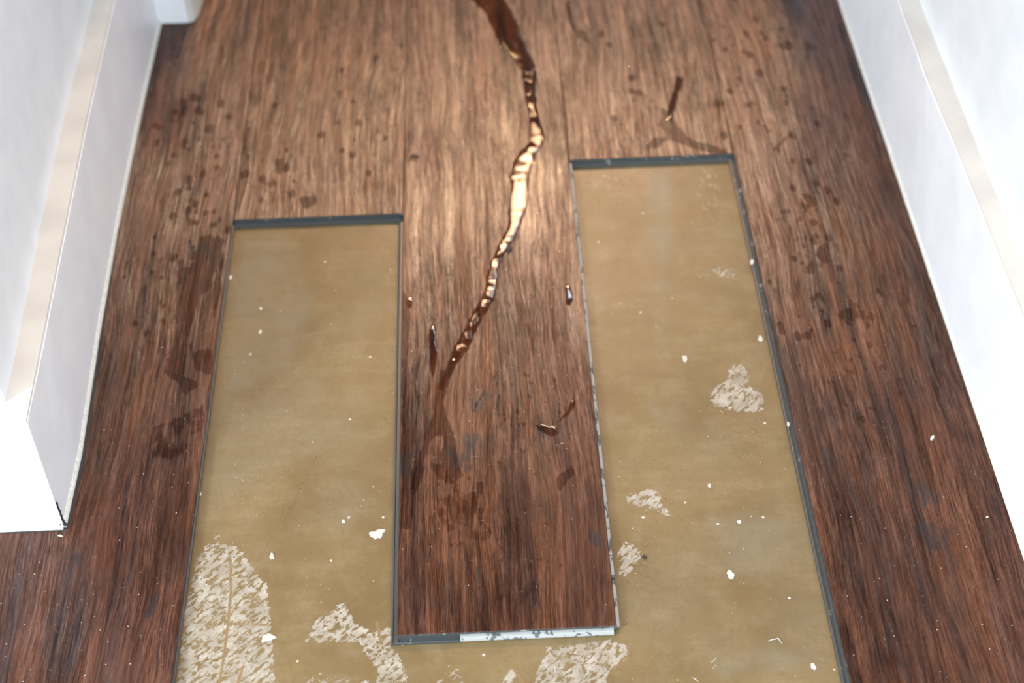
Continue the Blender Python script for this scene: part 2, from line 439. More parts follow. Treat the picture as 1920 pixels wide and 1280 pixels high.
KNOTS = [(283, 1125, 14), (276, 1150, 9), (1745, 930, 26), (1750, 1010, 30), (862, 858, 26), (875, 835, 32), (900, 750, 22), (955, 467, 8), (370, 470, 26), (1020, 810, 14),
         (140, 1040, 20), (760, 880, 16), (758, 860, 12), (1120, 1010, 14), (1560, 860, 18), (355, 360, 18)]
WC = [wpoly(c) for c in CRACKS]; WS = [(wpoly(p), s) for p, s in STAINS]
def blob(P, lst, z=0., aniso=1.6):
    v = np.zeros(len(P))
    for a, b, r in lst:
        c = at(a, b, z); rad = abs(at(a+r, b, z)[0]-c[0])
        d = np.hypot((P[:, 0]-c[0])/rad, (P[:, 1]-c[1])/(rad*aniso))
        v = np.maximum(v, np.clip(1.35-d*.75, 0, 1))
    return v
SPL = [(350, 300, 110), (400, 480, 90), (520, 330, 120), (1450, 200, 130), (1530, 450, 140), (1180, 200, 90), (350, 650, 70), (980, 760, 150), (950, 1000, 170), (1640, 720, 130)]

# ------------------------------------------------------------------ the floor
def grid(x0, x1, y0, y1, step, stepy=None):
    nx = max(2, int(round((x1-x0)/step))+1); ny = max(2, int(round((y1-y0)/(stepy or step)))+1)
    xs = np.linspace(x0, x1, nx); ys = np.linspace(y0, y1, ny)
    X, Y = np.meshgrid(xs, ys); return X.ravel(), Y.ravel(), nx, ny

# bare subfloor: one slab
def build_subfloor():
    X, Y, nx, ny = grid(-.02, .56, .46, 1.34, .0018, .0024)
    V = np.c_[X, Y, np.full(len(X), SUBZ)]
    idx = np.arange(nx*ny).reshape(ny, nx)
    F = np.stack([idx[:-1, :-1], idx[:-1, 1:], idx[1:, 1:], idx[1:, :-1]], -1).reshape(-1, 4).tolist()
    V = V.tolist(); n = len(V)
    # surrounding apron and slab sides so the subfloor runs on under the planks
    ox0, ox1, oy0, oy1 = -1.7, 1.4, -1.6, 3.6
    ex = [(ox0, oy0), (ox1, oy0), (ox1, oy1), (ox0, oy1)]
    ins = [idx[0, 0], idx[0, -1], idx[-1, -1], idx[-1, 0]]
    V += [[a, b, SUBZ] for a, b in ex]+[[a, b, SUBZ-.06] for a, b in ex]
    for k in range(4):
        F.append([ins[k], n+k, n+(k+1) % 4, ins[(k+1) % 4]]) if False else F.append([n+k, n+(k+1) % 4, ins[(k+1) % 4], ins[k]])
        F.append([n+4+k, n+4+(k+1) % 4, n+(k+1) % 4, n+k])
    F.append([n+7, n+6, n+5, n+4])
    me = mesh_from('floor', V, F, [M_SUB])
    P = np.array(V)[:, :2]
    z = SUBZ
    def field(polys, k):
        v = np.full(len(P), -9.)
        for pl, s in polys: v = np.maximum(v, np.clip(poly_sd(P, wpoly(pl, z))*k, -4, s))
        return v
    # residue: 1 = full inside, falls to -x outside
    res = field([
        ([(385, 1005), (455, 1020), (510, 1095), (520, 1190), (527, 1300), (320, 1300), (335, 1150), (360, 1050)], 1.22),
        ([(380, 1000), (410, 995), (452, 1015), (440, 1030), (395, 1035)], .7),
        ([(560, 1200), (590, 1150), (650, 1115), (672, 1160), (700, 1175), (742, 1165), (742, 1205), (768, 1240), (780, 1300), (690, 1300), (700, 1262), (665, 1212), (565, 1212)], 1.2),
        ([(570, 1270), (600, 1250), (640, 1258), (700, 1264), (700, 1300), (560, 1300)], .8),
        ([(830, 1240), (860, 1235), (875, 1270), (900, 1300), (790, 1300), (820, 1262)], .75),
        ([(920, 1300), (950, 1240), (975, 1250), (985, 1300)], 1.1),
        ([(1010, 1205), (1070, 1200), (1150, 1190), (1185, 1205), (1190, 1235), (1150, 1262), (1145, 1300), (985, 1300), (1000, 1245), (1015, 1220)], 1.25),
        ([(1150, 1030), (1165, 1005), (1190, 1012), (1212, 1035), (1205, 1060), (1180, 1090), (1152, 1085)], 1.35),
        ([(1160, 925), (1190, 920), (1215, 908), (1245, 915), (1250, 945), (1280, 973), (1255, 977), (1220, 962), (1170, 945)], 1.25),
        ([(1185, 880), (1200, 878), (1240, 892), (1235, 902), (1190, 890)], 1.2),
        ([(1368, 672), (1395, 678), (1415, 700), (1410, 720), (1440, 735), (1442, 785), (1420, 778), (1380, 778), (1335, 768), (1318, 750), (1335, 720), (1355, 708)], 1.28),
        ([(1300, 745), (1310, 760), (1306, 764), (1296, 750)], 1.2),
        ([(1322, 502), (1345, 495), (1380, 500), (1400, 512), (1385, 525), (1345, 525)], .95),
        ([(1416, 620), (1430, 625), (1428, 640), (1418, 636)], 1.1),
        ([(1310, 835), (1318, 832), (1334, 855), (1328, 858)], 1.0),
        ([(400, 870), (440, 862), (480, 880), (500, 892), (440, 895)], .55),
    ], 200)
    setattr_f(me, 'residue', res)
    scf = field([
        ([(1080, 300), (1190, 320), (1190, 370), (1095, 370)], .75), ([(1280, 300), (1370, 300), (1380, 420), (1290, 420)], .8),
        ([(1240, 540), (1285, 540), (1280, 570), (1250, 570)], .95), ([(1210, 600), (1260, 590), (1260, 690), (1220, 690)], .7),
        ([(1190, 980), (1300, 980), (1320, 1080), (1200, 1100)], .35), ([(1460, 920), (1490, 920), (1490, 970), (1462, 965)], .7),
        ([(1340, 1050), (1400, 1050), (1390, 1075), (1340, 1062)], .8), ([(1310, 1170), (1470, 1160), (1460, 1210), (1330, 1215)], .5),
        ([(395, 870), (500, 865), (520, 900), (450, 930), (400, 900)], .75), ([(540, 960), (760, 950), (720, 1060), (560, 1060)], .45),
        ([(660, 420), (745, 420), (745, 700), (700, 640)], .45), ([(1400, 600), (1440, 600), (1450, 680), (1400, 680)], .7),
        ([(500, 1050), (640, 1040), (640, 1200), (530, 1200)], .42), ([(1100, 560), (1140, 560), (1150, 700), (1120, 700)], .55),
    ], 60)
    setattr_f(me, 'scuff', scf)
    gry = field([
        ([(1190, 300), (1290, 300), (1280, 480), (1250, 720), (1220, 720), (1195, 480)], .8),  # streak of cool reflected light painted into the colour
        ([(430, 430), (560, 430), (620, 560), (560, 700), (400, 780), (400, 600)], .45),  # shadow of the left wall end painted into the colour
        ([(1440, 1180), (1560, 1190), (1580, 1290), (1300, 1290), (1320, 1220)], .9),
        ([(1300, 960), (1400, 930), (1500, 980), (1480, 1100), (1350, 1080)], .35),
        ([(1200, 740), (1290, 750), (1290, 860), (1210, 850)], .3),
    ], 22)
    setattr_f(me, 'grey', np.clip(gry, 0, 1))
    sl = np.full(len(P), 9.)
    for ln in ([(432, 1048), (433, 1110), (428, 1170), (418, 1240), (410, 1290)], [(430, 1169), (470, 1170), (505, 1172)], [(455, 1250), (443, 1290)],
               [(706, 1165), (716, 1208)], [(966, 1255), (985, 1290)]):
        sl = np.minimum(sl, seg_dist(P, wpoly(ln, z)))
    setattr_f(me, 'score', sl)
    setattr_f(me, 'crack', np.minimum(seg_dist(P, wpoly([(595, 852), (585, 875), (570, 900), (555, 935), (540, 962), (528, 980)], z)),
                                      seg_dist(P, wpoly([(1590, 400), (1591, 401)], z))))
    return me
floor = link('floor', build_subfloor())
tag(floor, 'bare subfloor of sealed yellowish concrete with pale residue, under dark wood planks', kind='structure')

def plank(x0, x1, y0, y1, seed, near=None, fine=True, clipx=None, worn=0.):
    """one click plank: wear layer grid on top, grey core sides"""
    th = .0078; b = .0005
    X, Y, nx, ny = grid(x0+b, x1-b, y0+b, y1-b, .0012 if fine else .03, .005 if fine else .03)
    V = np.c_[X, Y, np.zeros(len(X))].tolist()
    idx = np.arange(nx*ny).reshape(ny, nx)
    F = np.stack([idx[:-1, :-1], idx[:-1, 1:], idx[1:, 1:], idx[1:, :-1]], -1).reshape(-1, 4).tolist()
    nt = len(F); rim = list(idx[0, :])+list(idx[1:, -1])+list(idx[-1, -2::-1])+list(idx[-2:0:-1, 0])
    n = len(V); m = len(rim)
    def push(v, zz, e):
        x, y = V[v][0], V[v][1]
        x = x0+b-e if x <= x0+b+1e-7 else (x1-b+e if x >= x1-b-1e-7 else x)
        y = y0+b-e if y <= y0+b+1e-7 else (y1-b+e if y >= y1-b-1e-7 else y)
        return [x, y, zz]
    V += [push(r, -.0004, b-.0001) for r in rim]+[push(r, -.0016, b-.0001) for r in rim]+[push(r, -th, b-.0001) for r in rim]
    mi = [0]*nt
    prev = rim
    for L in range(3):
        cur = [n+L*m+i for i in range(m)]
        for i in range(m):
            j = (i+1) % m; F.append([prev[j], prev[i], cur[i], cur[j]]); mi.append(0 if L == 0 else 1)
        prev = cur
    F.append(prev); mi.append(1)
    me = mesh_from('plank', V, F, [M_WOOD, M_CORE], mi=mi)
    P = np.array(V)[:, :2]
    if fine:
        cr = np.full(len(P), .05)
        for c in WC: cr = np.minimum(cr, seg_dist(P, c))
        st_ = np.zeros(len(P))
        for pl, s in WS:
            if s > 0: st_ = np.maximum(st_, np.clip(.42+poly_sd(P, pl)*110, -.2, s*.95)*1.0)
        st_ = np.maximum(st_, blob(P, SPOTS)*.85)
        fl = np.full(len(P), -.05)
        for f_ in FILMS+list(DPOLY.values()): fl = np.maximum(fl, poly_sd(P, f_))
        setattr_f(me, 'crack', cr); setattr_f(me, 'stain', st_); setattr_f(me, 'film', fl)
        setattr_f(me, 'knot', blob(P, KNOTS, 0, 1.2)); setattr_f(me, 'splash', blob(P, SPL, 0, 1.3))
    else:
        for k, v in (('crack', .05), ('stain', 0), ('film', -.05), ('knot', 0), ('splash', 0)): setattr_f(me, k, np.full(len(P), v))
    o = link('plank', me, floor); o['seed'] = float(seed)
    return o
def ext(name, parent, prof, a, b, axis, mat, worn=0.):
    """profile (u, z) swept from a to b. axis 'y': u->x ; axis 'x': u->y"""
    mk = (lambda t: [(u, t, z) for u, z in prof]) if axis == 'y' else (lambda t: [(t, u, z) for u, z in prof])
    n = max(1, int(abs(b-a)/.15))
    o = prism(name, prof, [mk(a+(b-a)*k/n) for k in range(n+1)], [mat], parent)
    o['worn'] = worn
    return o
def lip(x, s):   # lower locking lip with upturned ridge, x = edge, s = direction
    return [(x+s*(-.0006), -.0078), (x+s*.0054, -.0078), (x+s*.0054, -.0046), (x+s*.0040, -.0042), (x+s*.0034, -.0058), (x+s*.0010, -.0060), (x+s*(-.0006), -.0050)]
def tongue(x, s, L=.003):
    return [(x+s*(-.0006), -.0064), (x+s*L*.7, -.0064), (x+s*L, -.0052), (x+s*L, -.0040), (x+s*L*.8, -.0032), (x+s*(-.0006), -.0026)]

g = .00015
col = {0: (-.18, 0), 1: (0, .1795), 2: (.1795, .3602), 3: (.3602, .5405), 4: (.5405, .7205), 5: (-.36, -.18), 6: (-.54, -.36)}
def pk(c, y0, y1, seed, **k): return plank(col[c][0]+g, col[c][1]-g, y0+g, y1-g, seed, **k)
pA = pk(0, .31, 1.69, 1.3); pA['label'] = 'plank running along the left skirting, beside the left gap'
ext('tongue', pA, tongue(0-g, 1, .0012), .32, 1.21, 'y', M_CORE, -.2)
pk(0, 1.69, 2.91, 2.1, fine=False); pk(0, -.90, .31, 7.7, fine=False)
pB = pk(1, 1.2155, 2.4355, 13.9); pB['label'] = 'plank whose dark end edge closes the far side of the left gap'
ext('locking_lip', pB, lip(1.2155+g, -1), col[1][0]+.001, col[1][1]-.001, 'x', M_CORE, -.2)
pC = pk(2, .6930, 1.9130, 4.6); pC['label'] = 'centre plank left between the two gaps, with its near end free'
ext('locking_lip', pC, lip(col[2][0]+g, -1), .6885, 1.2150, 'y', M_CORE, -.12)
e = .6930+g
ext('locking_lip', pC, [(e+.0006, -.0078), (e-.0046, -.0078), (e-.0046, -.0052), (e-.0038, -.0048), (e-.0030, -.0058), (e+.0006, -.0058)], .1750, .2310, 'x', M_CORE, .02)
ext('end_tongue', pC, [(e+.0006, -.0072), (e-.0040, -.0072), (e-.0046, -.0060), (e-.0040, -.0046), (e-.0020, -.0030), (e+.0006, -.0026)], .2312, .3575, 'x', M_TONGUE, .28)['label'] = 'whitish worn tongue on the free end'
# right edge tongue cut by small nicks
ys = [.6950, .7420, .7660, .7950, .8420, .8600, .9000, .9440, 1.0200, 1.1000, 1.2925]
for a, b in zip(ys[:-1], ys[1:]):
    ext('side_tongue', pC, tongue(col[2][1]-g, 1, .0029), a+.0005, b-.0005, 'y', M_TONGUE, .22)
pD = pk(3, 1.2930, 2.5130, 22.2); pD['label'] = 'plank whose dark end edge closes the far side of the right gap'
ext('locking_lip', pD, lip(1.2930+g, -1), col[3][0]+.001, col[3][1]-.001, 'x', M_CORE, -.2)
pE = pk(4, .44, 1.66, 31.4); pE['label'] = 'plank running along the right wall, beside the right gap'
ext('locking_lip', pE, lip(col[4][0]+g, -1), .441, 1.2925, 'y', M_CORE, .0)
pk(4, 1.66, 2.88, 37.1, fine=False); pk(4, -.78, .44, 41.5, fine=False)
pk(1, 2.4355, 3.6, 43.5, fine=False); pk(2, 1.913, 3.133, 47.5, fine=False); pk(3, 2.513, 3.6, 49.5, fine=False)
for i, x in enumerate((-1.26, -1.08, -.90, -.72)):
    for j, y in enumerate((-.95, .21-.12*(i % 2))): plank(x+g, x+.18-g, y, min(y+1.2, .817)-g, 61+i*3+j, fine=False)
for i, (x, w_) in enumerate(((-.40, .2199), (.7206, .18), (.9006, .18), (1.0806, .18))):
    for j, y in enumerate((1.80, 3.0)): plank(x+g, x+w_-g, y+g, y+(1.2 if j == 0 else .6)-g, 81+i*3+j, fine=False)
pk(5, .52, .817, 51.2); pk(5, -.7, .52, 53.2, fine=False); pk(6, .10, .817, 55.2, fine=False); pk(6, -1.1, .10, 57.2, fine=False)

# ------------------------------------------------------------------ walls and skirting
def wallpath(name, low, high, depth, n, kind_label, mat, z0, z1):
    pass
# left wall end: skirting face bottom / top lines, then the ledge and the wall above
LB = [(-.1128, .8180), (-.1120, .90), (-.1180, 1.044), (-.1222, 1.21), (-.1232, 1.42), (-.1218, 1.60)]
LT = [(-.1105, .8185), (-.1125, .90), (-.1173, 1.05), (-.1222, 1.21), (-.1255, 1.42), (-.1262, 1.60)]
HZ = .140
LI = [(-.1312, .8385), (-.1335, .90), (-.1400, 1.05), (-.1455, 1.21), (-.1475, 1.42), (-.1480, 1.60)]
secs = []
for (bx, by), (tx, ty) in zip(LB, LT):
    secs.append([(bx, by, .0004), (tx, ty, HZ-.0015), (tx-.0012, ty, HZ), (tx-.022, ty+.0, HZ+.0006), (-.152, ty, HZ+.0006), (-.152, by, .0004)])
bl = prism('baseboard_left', None, secs, [M_SKIRT]); tag(bl, 'pale grey painted skirting board facing right along the left wall end', kind='structure')
# return piece facing the camera, mitred with the side piece
fr_ = [[(x, .8180 if x < -.114 else .8180, .0004), (x+dx, .8180, HZ-.0015), (x+dx, .8192, HZ), (x+dx-dm, .8385, HZ+.0006), (x+dx-dm, .85, HZ+.0006), (x-dm, .85, .0004)] for x, dx, dm in ((-1.30, 0, 0), (-.60, 0, 0), (-.1155, .0030, .0165))]
bf = prism('baseboard_front', None, fr_, [M_SKIRT]); tag(bf, 'bright white skirting return at the near end of the left wall', kind='structure')
# ledges on top, the lamp's warmth put into their cream colour
led = []
for (tx, ty), (ix, iy) in zip(LT, LI): led.append([(tx-.0006, ty, HZ+.0002), (tx-.0012, ty, HZ+.0026), (ix-.004, ty, HZ+.0026), (ix-.004, ty, HZ-.0004)])
led[0] = [(-.1108, .8182, HZ+.0002), (-.1108, .8182, HZ+.0026), (-.1352, .8410, HZ+.0026), (-.1352, .8410, HZ-.0004)]
t1 = prism('trim_1', None, led, [M_LEDGE]); tag(t1, 'lamp-tinted cream top ledge of the left skirting board', kind='structure')
led = [[(x, .8182, HZ+.0002), (x, .8182, HZ+.0026), (x2, .8410, HZ+.0026), (x2, .8410, HZ-.0004)] for x, x2 in ((-1.3, -1.3), (-.1108, -.1352))]
t2 = prism('trim_2', None, led, [M_LEDGE]); tag(t2, 'lamp-tinted cream top ledge of the skirting return at the near wall end', kind='structure')
# wall above
wl = [[(ix, iy, z) for ix, iy in LI]+[(-1.3, 1.60, z), (-1.3, .8385, z)] for z in (.05, 1.2, 2.4)]
wo = prism('wall_left', None, wl, [M_WALL], bevel=0); tag(wo, 'white painted wall end on the left, above its skirting', kind='structure')
# caulk bead along the foot of the skirting and a dark strip along the gap outside it
ck = []
for i, (bx, by) in enumerate(LB):
    ck.append([(bx-.001, by, .0002), (bx+.0024, by, .0002), (bx+.0021, by, .0030), (bx+.0004, by, .0062), (bx-.001, by, .0062)])
c1 = prism('trim_3', None, ck, [M_CAULK]); tag(c1, 'cream caulk bead along the foot of the left skirting board', kind='structure')
ck = [[(x, .8180-.0026, .0002), (x, .8180-.0022, .0030), (x, .8180, .0055), (x, .8190, .0055), (x, .8190, .0002)] for x in (-1.3, -.113)]
c2 = prism('trim_4', None, ck, [M_CAULK]); tag(c2, 'caulk bead along the foot of the near skirting return', kind='structure')
gp = [[(bx+.0020, by, .0001), (bx+.0020, by, .0008), (bx+w_, by, .0008), (bx+w_+.0004, by, .0001)] for (bx, by), w_ in zip(LB[:4], (.0046, .0052, .0040, .0024))]
g1 = prism('trim_5', None, gp, [M_GAP]); tag(g1, 'dark strip at the joint between planks and left skirting', kind='structure')
gp = [[(x, .8160, .0001), (x, .8160, .0007), (x, .8148, .0007), (x, .8144, .0001)] for x in (-1.3, -.60, -.1080)]
g2 = prism('trim_6', None, gp, [M_GAP]); tag(g2, 'dark strip along the joint in front of the near skirting return', kind='structure')
# cracked filler in the mitre at the corner
def mitre():
    V = []; F = []
    r2 = random.Random(5)
    for k in range(15):
        z = .002+.034*(k/14)**1.2; ww = (.0008 if k < 4 else .00018)*r2.uniform(.5, 1.2)
        x = -.1115+.001*r2.uniform(-1, 1)*(.4 if k > 4 else 1)
        V += [(x-ww*1.2, .8172, z), (x+ww, .8172, z+.001), (x+ww*.5+.0008, .8190, z)]
    for k in range(14):
        a = 3*k; F += [(a, a+1, a+4, a+3), (a+1, a+2, a+5, a+4), (a+2, a, a+3, a+5)]
    return mesh_from('corner_crack', V, F, [M_GAP])
o = link('corner_crack', mitre(), bf)
o['label'] = 'dark broken paint at the foot of the mitred corner'
# flecks of broken paint in the corner
for k in range(7):
    r2 = random.Random(k); bm = bmesh.new(); bmesh.ops.create_icosphere(bm, subdivisions=1, radius=.0009)
    for v in bm.verts: v.co = Vector((v.co.x*r2.uniform(.6, 1.6), v.co.y*.5, v.co.z*r2.uniform(.6, 2)))
    me = bpy.data.meshes.new('paint_fleck'); bm.to_mesh(me); bm.free(); me.materials.append(M_CAULK if k % 4 else M_DARK)
    o = link('paint_fleck', me, bf); o.location = (-.1135+r2.uniform(-.004, .003), .8168, .003+r2.uniform(0, .028))

# far-left door jamb
jp = [[(-.40, 1.583, z), (-.0885, 1.583, z), (-.0835, 1.5865, z), (-.0810, 1.592, z), (-.0735, 1.660, z), (-.0735, 1.80, z), (-.40, 1.80, z)] for z in (.0004, 1.0, 2.4)]
jo = prism('trim_7', None, jp, [M_SKIRT]); tag(jo, 'white door jamb jutting out at the far end of the left skirting', kind='structure')
jp = [[(-.0860, 1.5826, z), (-.0800, 1.5870, z), (-.0765, 1.598, z), (-.0705, 1.665, z), (-.0735, 1.665, z), (-.0840, 1.590, z)] for z in (.0004, 1.0, 2.4)]
jo2 = prism('trim_8', None, jp, [M_LEDGE]); tag(jo2, 'cream inner edge of the far left door jamb', kind='structure')

# right wall
RX = .7108; RH = .148
secs = []
RT = [(-.25, .7145), (.30, .7145), (.90, .7135), (1.0, .7127), (1.11, .7114), (1.22, .7085), (1.36, .7105), (1.9, .7108), (2.6, .7108)]
for y, tx in RT:
    secs.append([(RX, y, .0004), (tx, y, RH-.0015), (tx+.0012, y, RH), (tx+.03, y, RH+.0004), (tx+.03, y, .0004)])
br_ = prism('baseboard_right', None, secs, [M_SKIRT]); tag(br_, 'tall white skirting board along the right wall', kind='structure')
secs = [[(tx+.0006, y, RH), (tx+.0012, y, RH+.0026), (tx+.026, y, RH+.0026), (tx+.026, y, RH-.0004)] for y, tx in RT]
t = prism('trim_9', None, secs, [M_LEDGE]); tag(t, 'lamp-tinted cream top ledge of the right skirting board', kind='structure')
secs = [[(.7312, y, .05), (.7312, y, 2.4), (.86, y, 2.4), (.86, y, .05)] for y in (-.25, .5, 2.6)]
t = prism('wall_right', None, secs, [M_WALL]); tag(t, 'white painted wall on the right, above its skirting', kind='structure')
secs = [[(RX+.001, y, .0002), (RX-.0018, y, .0002), (RX-.0016, y, .0022), (RX-.0002, y, .0045), (RX+.001, y, .0045)] for y in (-.25, .6, 1.2, 2.6)]
t = prism('trim_10', None, secs, [M_CAULK]); tag(t, 'thin cream caulk bead along the foot of the right skirting', kind='structure')

# the rest of the passage: right jamb, far walls, ceiling
jp = [[(.640, 1.615, z), (.646, 1.605, z), (.735, 1.605, z), (.735, 1.80, z), (.640, 1.80, z)] for z in (.0004, 1.0, 2.4)]
t = prism('trim_11', None, jp, [M_SKIRT]); tag(t, 'white door jamb on the right, just beyond the top edge of the view', kind='structure')
for nm, x0, x1, y0, y1, z0, z1, lab in (('wall_back', -1.3, .86, 5.3, 5.4, 0, 2.5, 'darkened end wall of the passage ahead'),
        ('wall_left_far', -.60, -.40, 1.8, 5.3, 0, 2.5, 'darkened left wall of the passage beyond the jamb'), ('ceiling', -1.3, 1.5, -.5, 5.4, 2.45, 2.5, 'darkened ceiling above the passage'),
        ('wall_right_far', 1.35, 1.45, 1.8, 5.4, 0, 2.5, 'darkened right wall of the passage beyond the jamb')):
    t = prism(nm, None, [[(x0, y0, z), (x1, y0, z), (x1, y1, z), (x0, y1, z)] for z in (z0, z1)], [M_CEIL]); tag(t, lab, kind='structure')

# ------------------------------------------------------------------ water
def film_mesh(poly, z0=.00025, h=.0005, n=4, name='water'):
    """domed thin puddle from an outline: rings shrinking towards the medial line"""
    poly = np.asarray(poly)
    if np.sum(poly[:, 0]*np.roll(poly[:, 1], -1)-np.roll(poly[:, 0], -1)*poly[:, 1]) < 0: poly = poly[::-1]
    c = poly.mean(0); V = []; F = []; m = len(poly)
    prof = [(1., 0.), (.93, .55), (.75, .85), (.45, .98)]
    for s, zz in prof: V += [(c[0]+(q[0]-c[0])*s, c[1]+(q[1]-c[1])*s, z0+h*zz) for q in poly]
    for L in range(len(prof)-1):
        for i in range(m):
            j = (i+1) % m; F.append((L*m+i, L*m+j, (L+1)*m+j, (L+1)*m+i))
    V.append((c[0], c[1], z0+h)); k = len(V)-1; L = len(prof)-1
    for i in range(m): F.append((L*m+i, L*m+(i+1) % m, k))
    return mesh_from(name, V, F, [M_DROP], smooth=True)
BEADS = []
# the trail: cross sections between its two rims
def trail_mesh():
    V = []; F = []; cs = [0, .12, .3, .5, .7, .88, 1]; hz = [0, .55, .9, 1, .9, .55, 0]
    rr = random.Random(9)
    kk = 1.
    for a, b in zip(TL, TR):
        kk = kk*.6+rr.uniform(.3, 1.7)*.4; k = kk
        for s, z in zip(cs, hz): V.append((a[0]*(1-s)+b[0]*s, a[1]*(1-s)+b[1]*s, .0002+.0006*z*k))
    m = len(cs)
    for i in range(len(TL)-1):
        for j in range(m-1): F.append((i*m+j, (i+1)*m+j, (i+1)*m+j+1, i*m+j+1))
    me = mesh_from('water_trail', V, F, [M_FILM], smooth=True)
    bm = bmesh.new(); bm.from_mesh(me); bmesh.ops.recalc_face_normals(bm, faces=bm.faces)
    if sum(f.normal.z for f in bm.faces) < 0: bmesh.ops.reverse_faces(bm, faces=bm.faces)
    bm.to_mesh(me); bm.free(); return me
o = link('water_trail', trail_mesh())
tag(o, 'long winding trail of water running down the planks, glinting at its middle', 'water'); TRAIL_OBJ = o
for k, pl in DPOLY.items():
    o = link('water_drip', film_mesh(pl, name='water_drip')); tag(o, DRIP_LABEL[k], 'water')

def dome(V, F, x, y, z, r, ax, h, rot=0, seg=12):
    n = len(V)
    ring = [(s_, 1-s_*s_) for s_ in (1., .82, .6, .36, .14)]
    for s, zz in ring:
        for i in range(seg):
            a = 2*math.pi*i/seg; u = math.cos(a)*r*s; v = math.sin(a)*r*ax*s
            V.append((x+u*math.cos(rot)-v*math.sin(rot), y+u*math.sin(rot)+v*math.cos(rot), z+h*zz))
    for L in range(4):
        for i in range(seg):
            j = (i+1) % seg; F.append((n+L*seg+i, n+L*seg+j, n+(L+1)*seg+j, n+(L+1)*seg+i))
    F.append(tuple(n+4*seg+i for i in range(seg)))
hole1 = (.0, .1795, -9, 1.2155); hole2 = (.3602, .5405, -9, 1.293)
def on_sub(x, y): return (0 < x < .1795 and y < 1.2155) or (.3602 < x < .5405 and y < 1.293) or (0 < x < .5405 and y < .693)
def near_edge(x, y): return any(abs(x-e_) < .007 for e_ in (0, .1795, .3602, .5405)) or (x < .55 and (abs(y-1.2155) < .006 or abs(y-1.293) < .006 or abs(y-.69) < .009))
EXTRA = [(640+a/2.977, 850+b/2.977) for a, b in ((925, 25), (745, 20), (762, 85), (617, 145), (650, 145), (700, 172), (680, 210), (718, 212), (735, 212), (750, 214), (798, 262), (825, 290), (520, 328),
    (445, 352), (1022, 336), (880, 358), (785, 378), (798, 378), (1130, 425), (1268, 435), (803, 430), (505, 442), (875, 465), (500, 525), (1255, 555), (1028, 595), (1060, 605), (725, 603), (800, 608),
    (1150, 625), (915, 663), (1245, 690), (632, 750), (705, 742), (768, 742), (672, 806), (680, 868), (610, 910), (1090, 748), (1060, 788), (490, 1000), (557, 998))]
EXTRA += [(640+a/2.977, 430+b/2.977) for a, b in ((1050, 578), (1265, 292), (1145, 250), (905, 950), (1047, 942), (1018, 1022), (625, 1035), (770, 1133), (657, 1160), (1140, 1075), (1110, 1075), (1160, 1185),
    (1215, 1215), (755, 1270), (925, 1275), (950, 1210), (1235, 1200), (1100, 700), (1130, 795), (1185, 880))]
def drops(name, zones, label, sub, rmin, rmax, seed, extra=()):
    V = []; F = []; r2 = random.Random(seed)
    for cx, cy, sx, sy, n in zones:
        for _ in range(n):
            px_, py_ = r2.gauss(cx, sx), r2.gauss(cy, sy)
            z = SUBZ if sub else 0.
            x, y = at(px_, py_, z)
            if not (-.105 < x < .70 and .45 < y < 1.9): continue
            if on_sub(x, y) != sub or near_edge(x, y): continue
            if any(math.hypot(x-a, y-b) < .0062 for a, b in BEADS): continue
            if not sub and poly_sd(np.array([[x, y]]), FILMS[0])[0] > -.003: continue
            r = rmin+(rmax-rmin)*r2.random()**1.8
            dome(V, F, x, y, z+.00005, r, r2.uniform(.8, 1.5), r*r2.uniform(.16, .26), r2.uniform(0, 3))
    for px_, py_ in extra:
        x, y = at(px_, py_, SUBZ if sub else 0.)
        if any(math.hypot(x-a, y-b) < .0062 for a, b in BEADS): continue
        dome(V, F, x, y, .00005, r2.uniform(.0014, .0026), r2.uniform(.7, 1.2), r2.uniform(.00035, .0005), r2.uniform(0, 3))
    me = mesh_from(name, V, F, [M_DROP], smooth=True)
    o = link(name, me); tag(o, label, 'water', kind='stuff'); return o
# beads that follow the rim of the trail
V = []; F = []; r2 = random.Random(21)
for px_, py_, r in ((993, 212, 1.6), (945, 73, 1.5), (931, 44, 1.5), (993, 236, 1.2), (1003, 240, 1.2), (1013, 238, 1.3), (935, 478, 1.3), (925, 500, 1.1), (917, 508, 1.2), (922, 552, 1.2), (908, 566, 1.4), (903, 568, 1.1),
                   (934, 468, 1.2), (941, 460, 1.3), (758, 551, 1.4), (769, 556, 1.4), (812, 610, 1.5), (993, 625, 1.2), (778, 296, 1.9), (833, 703, .9), (824, 715, .9), (1016, 773, .9), (992, 747, .9), (945, 749, .9),
                   (1022, 795, .9), (1034, 800, 1.1), (1010, 796, .9), (899, 811, 1.1), (861, 820, .8), (1067, 533, 1.4), (1060, 537, 1.2), (928, 758, .8), (1410, 362, 1.2), (1005, 290, 1.4), (1018, 262, 1.6),
                   (1020, 300, 1.2), (1022, 320, 1.4), (1040, 326, 1.2), (1020, 440, 1.), (960, 430, 1.4), (952, 455, 1.3), (976, 300, 1.6), (968, 350, 1.4), (985, 385, 1.6), (962, 400, 1.4)):
    x, y = at(px_, py_); r = r*.0013; BEADS.append((x, y))
    dome(V, F, x, y, .0003, r, r2.uniform(.9, 1.3), r*.4, r2.uniform(0, 3), 10)
o = link('beads', mesh_from('beads', V, F, [M_DROP], smooth=True), TRAIL_OBJ); tag(o, 'bright round beads along the rim', kind='stuff')
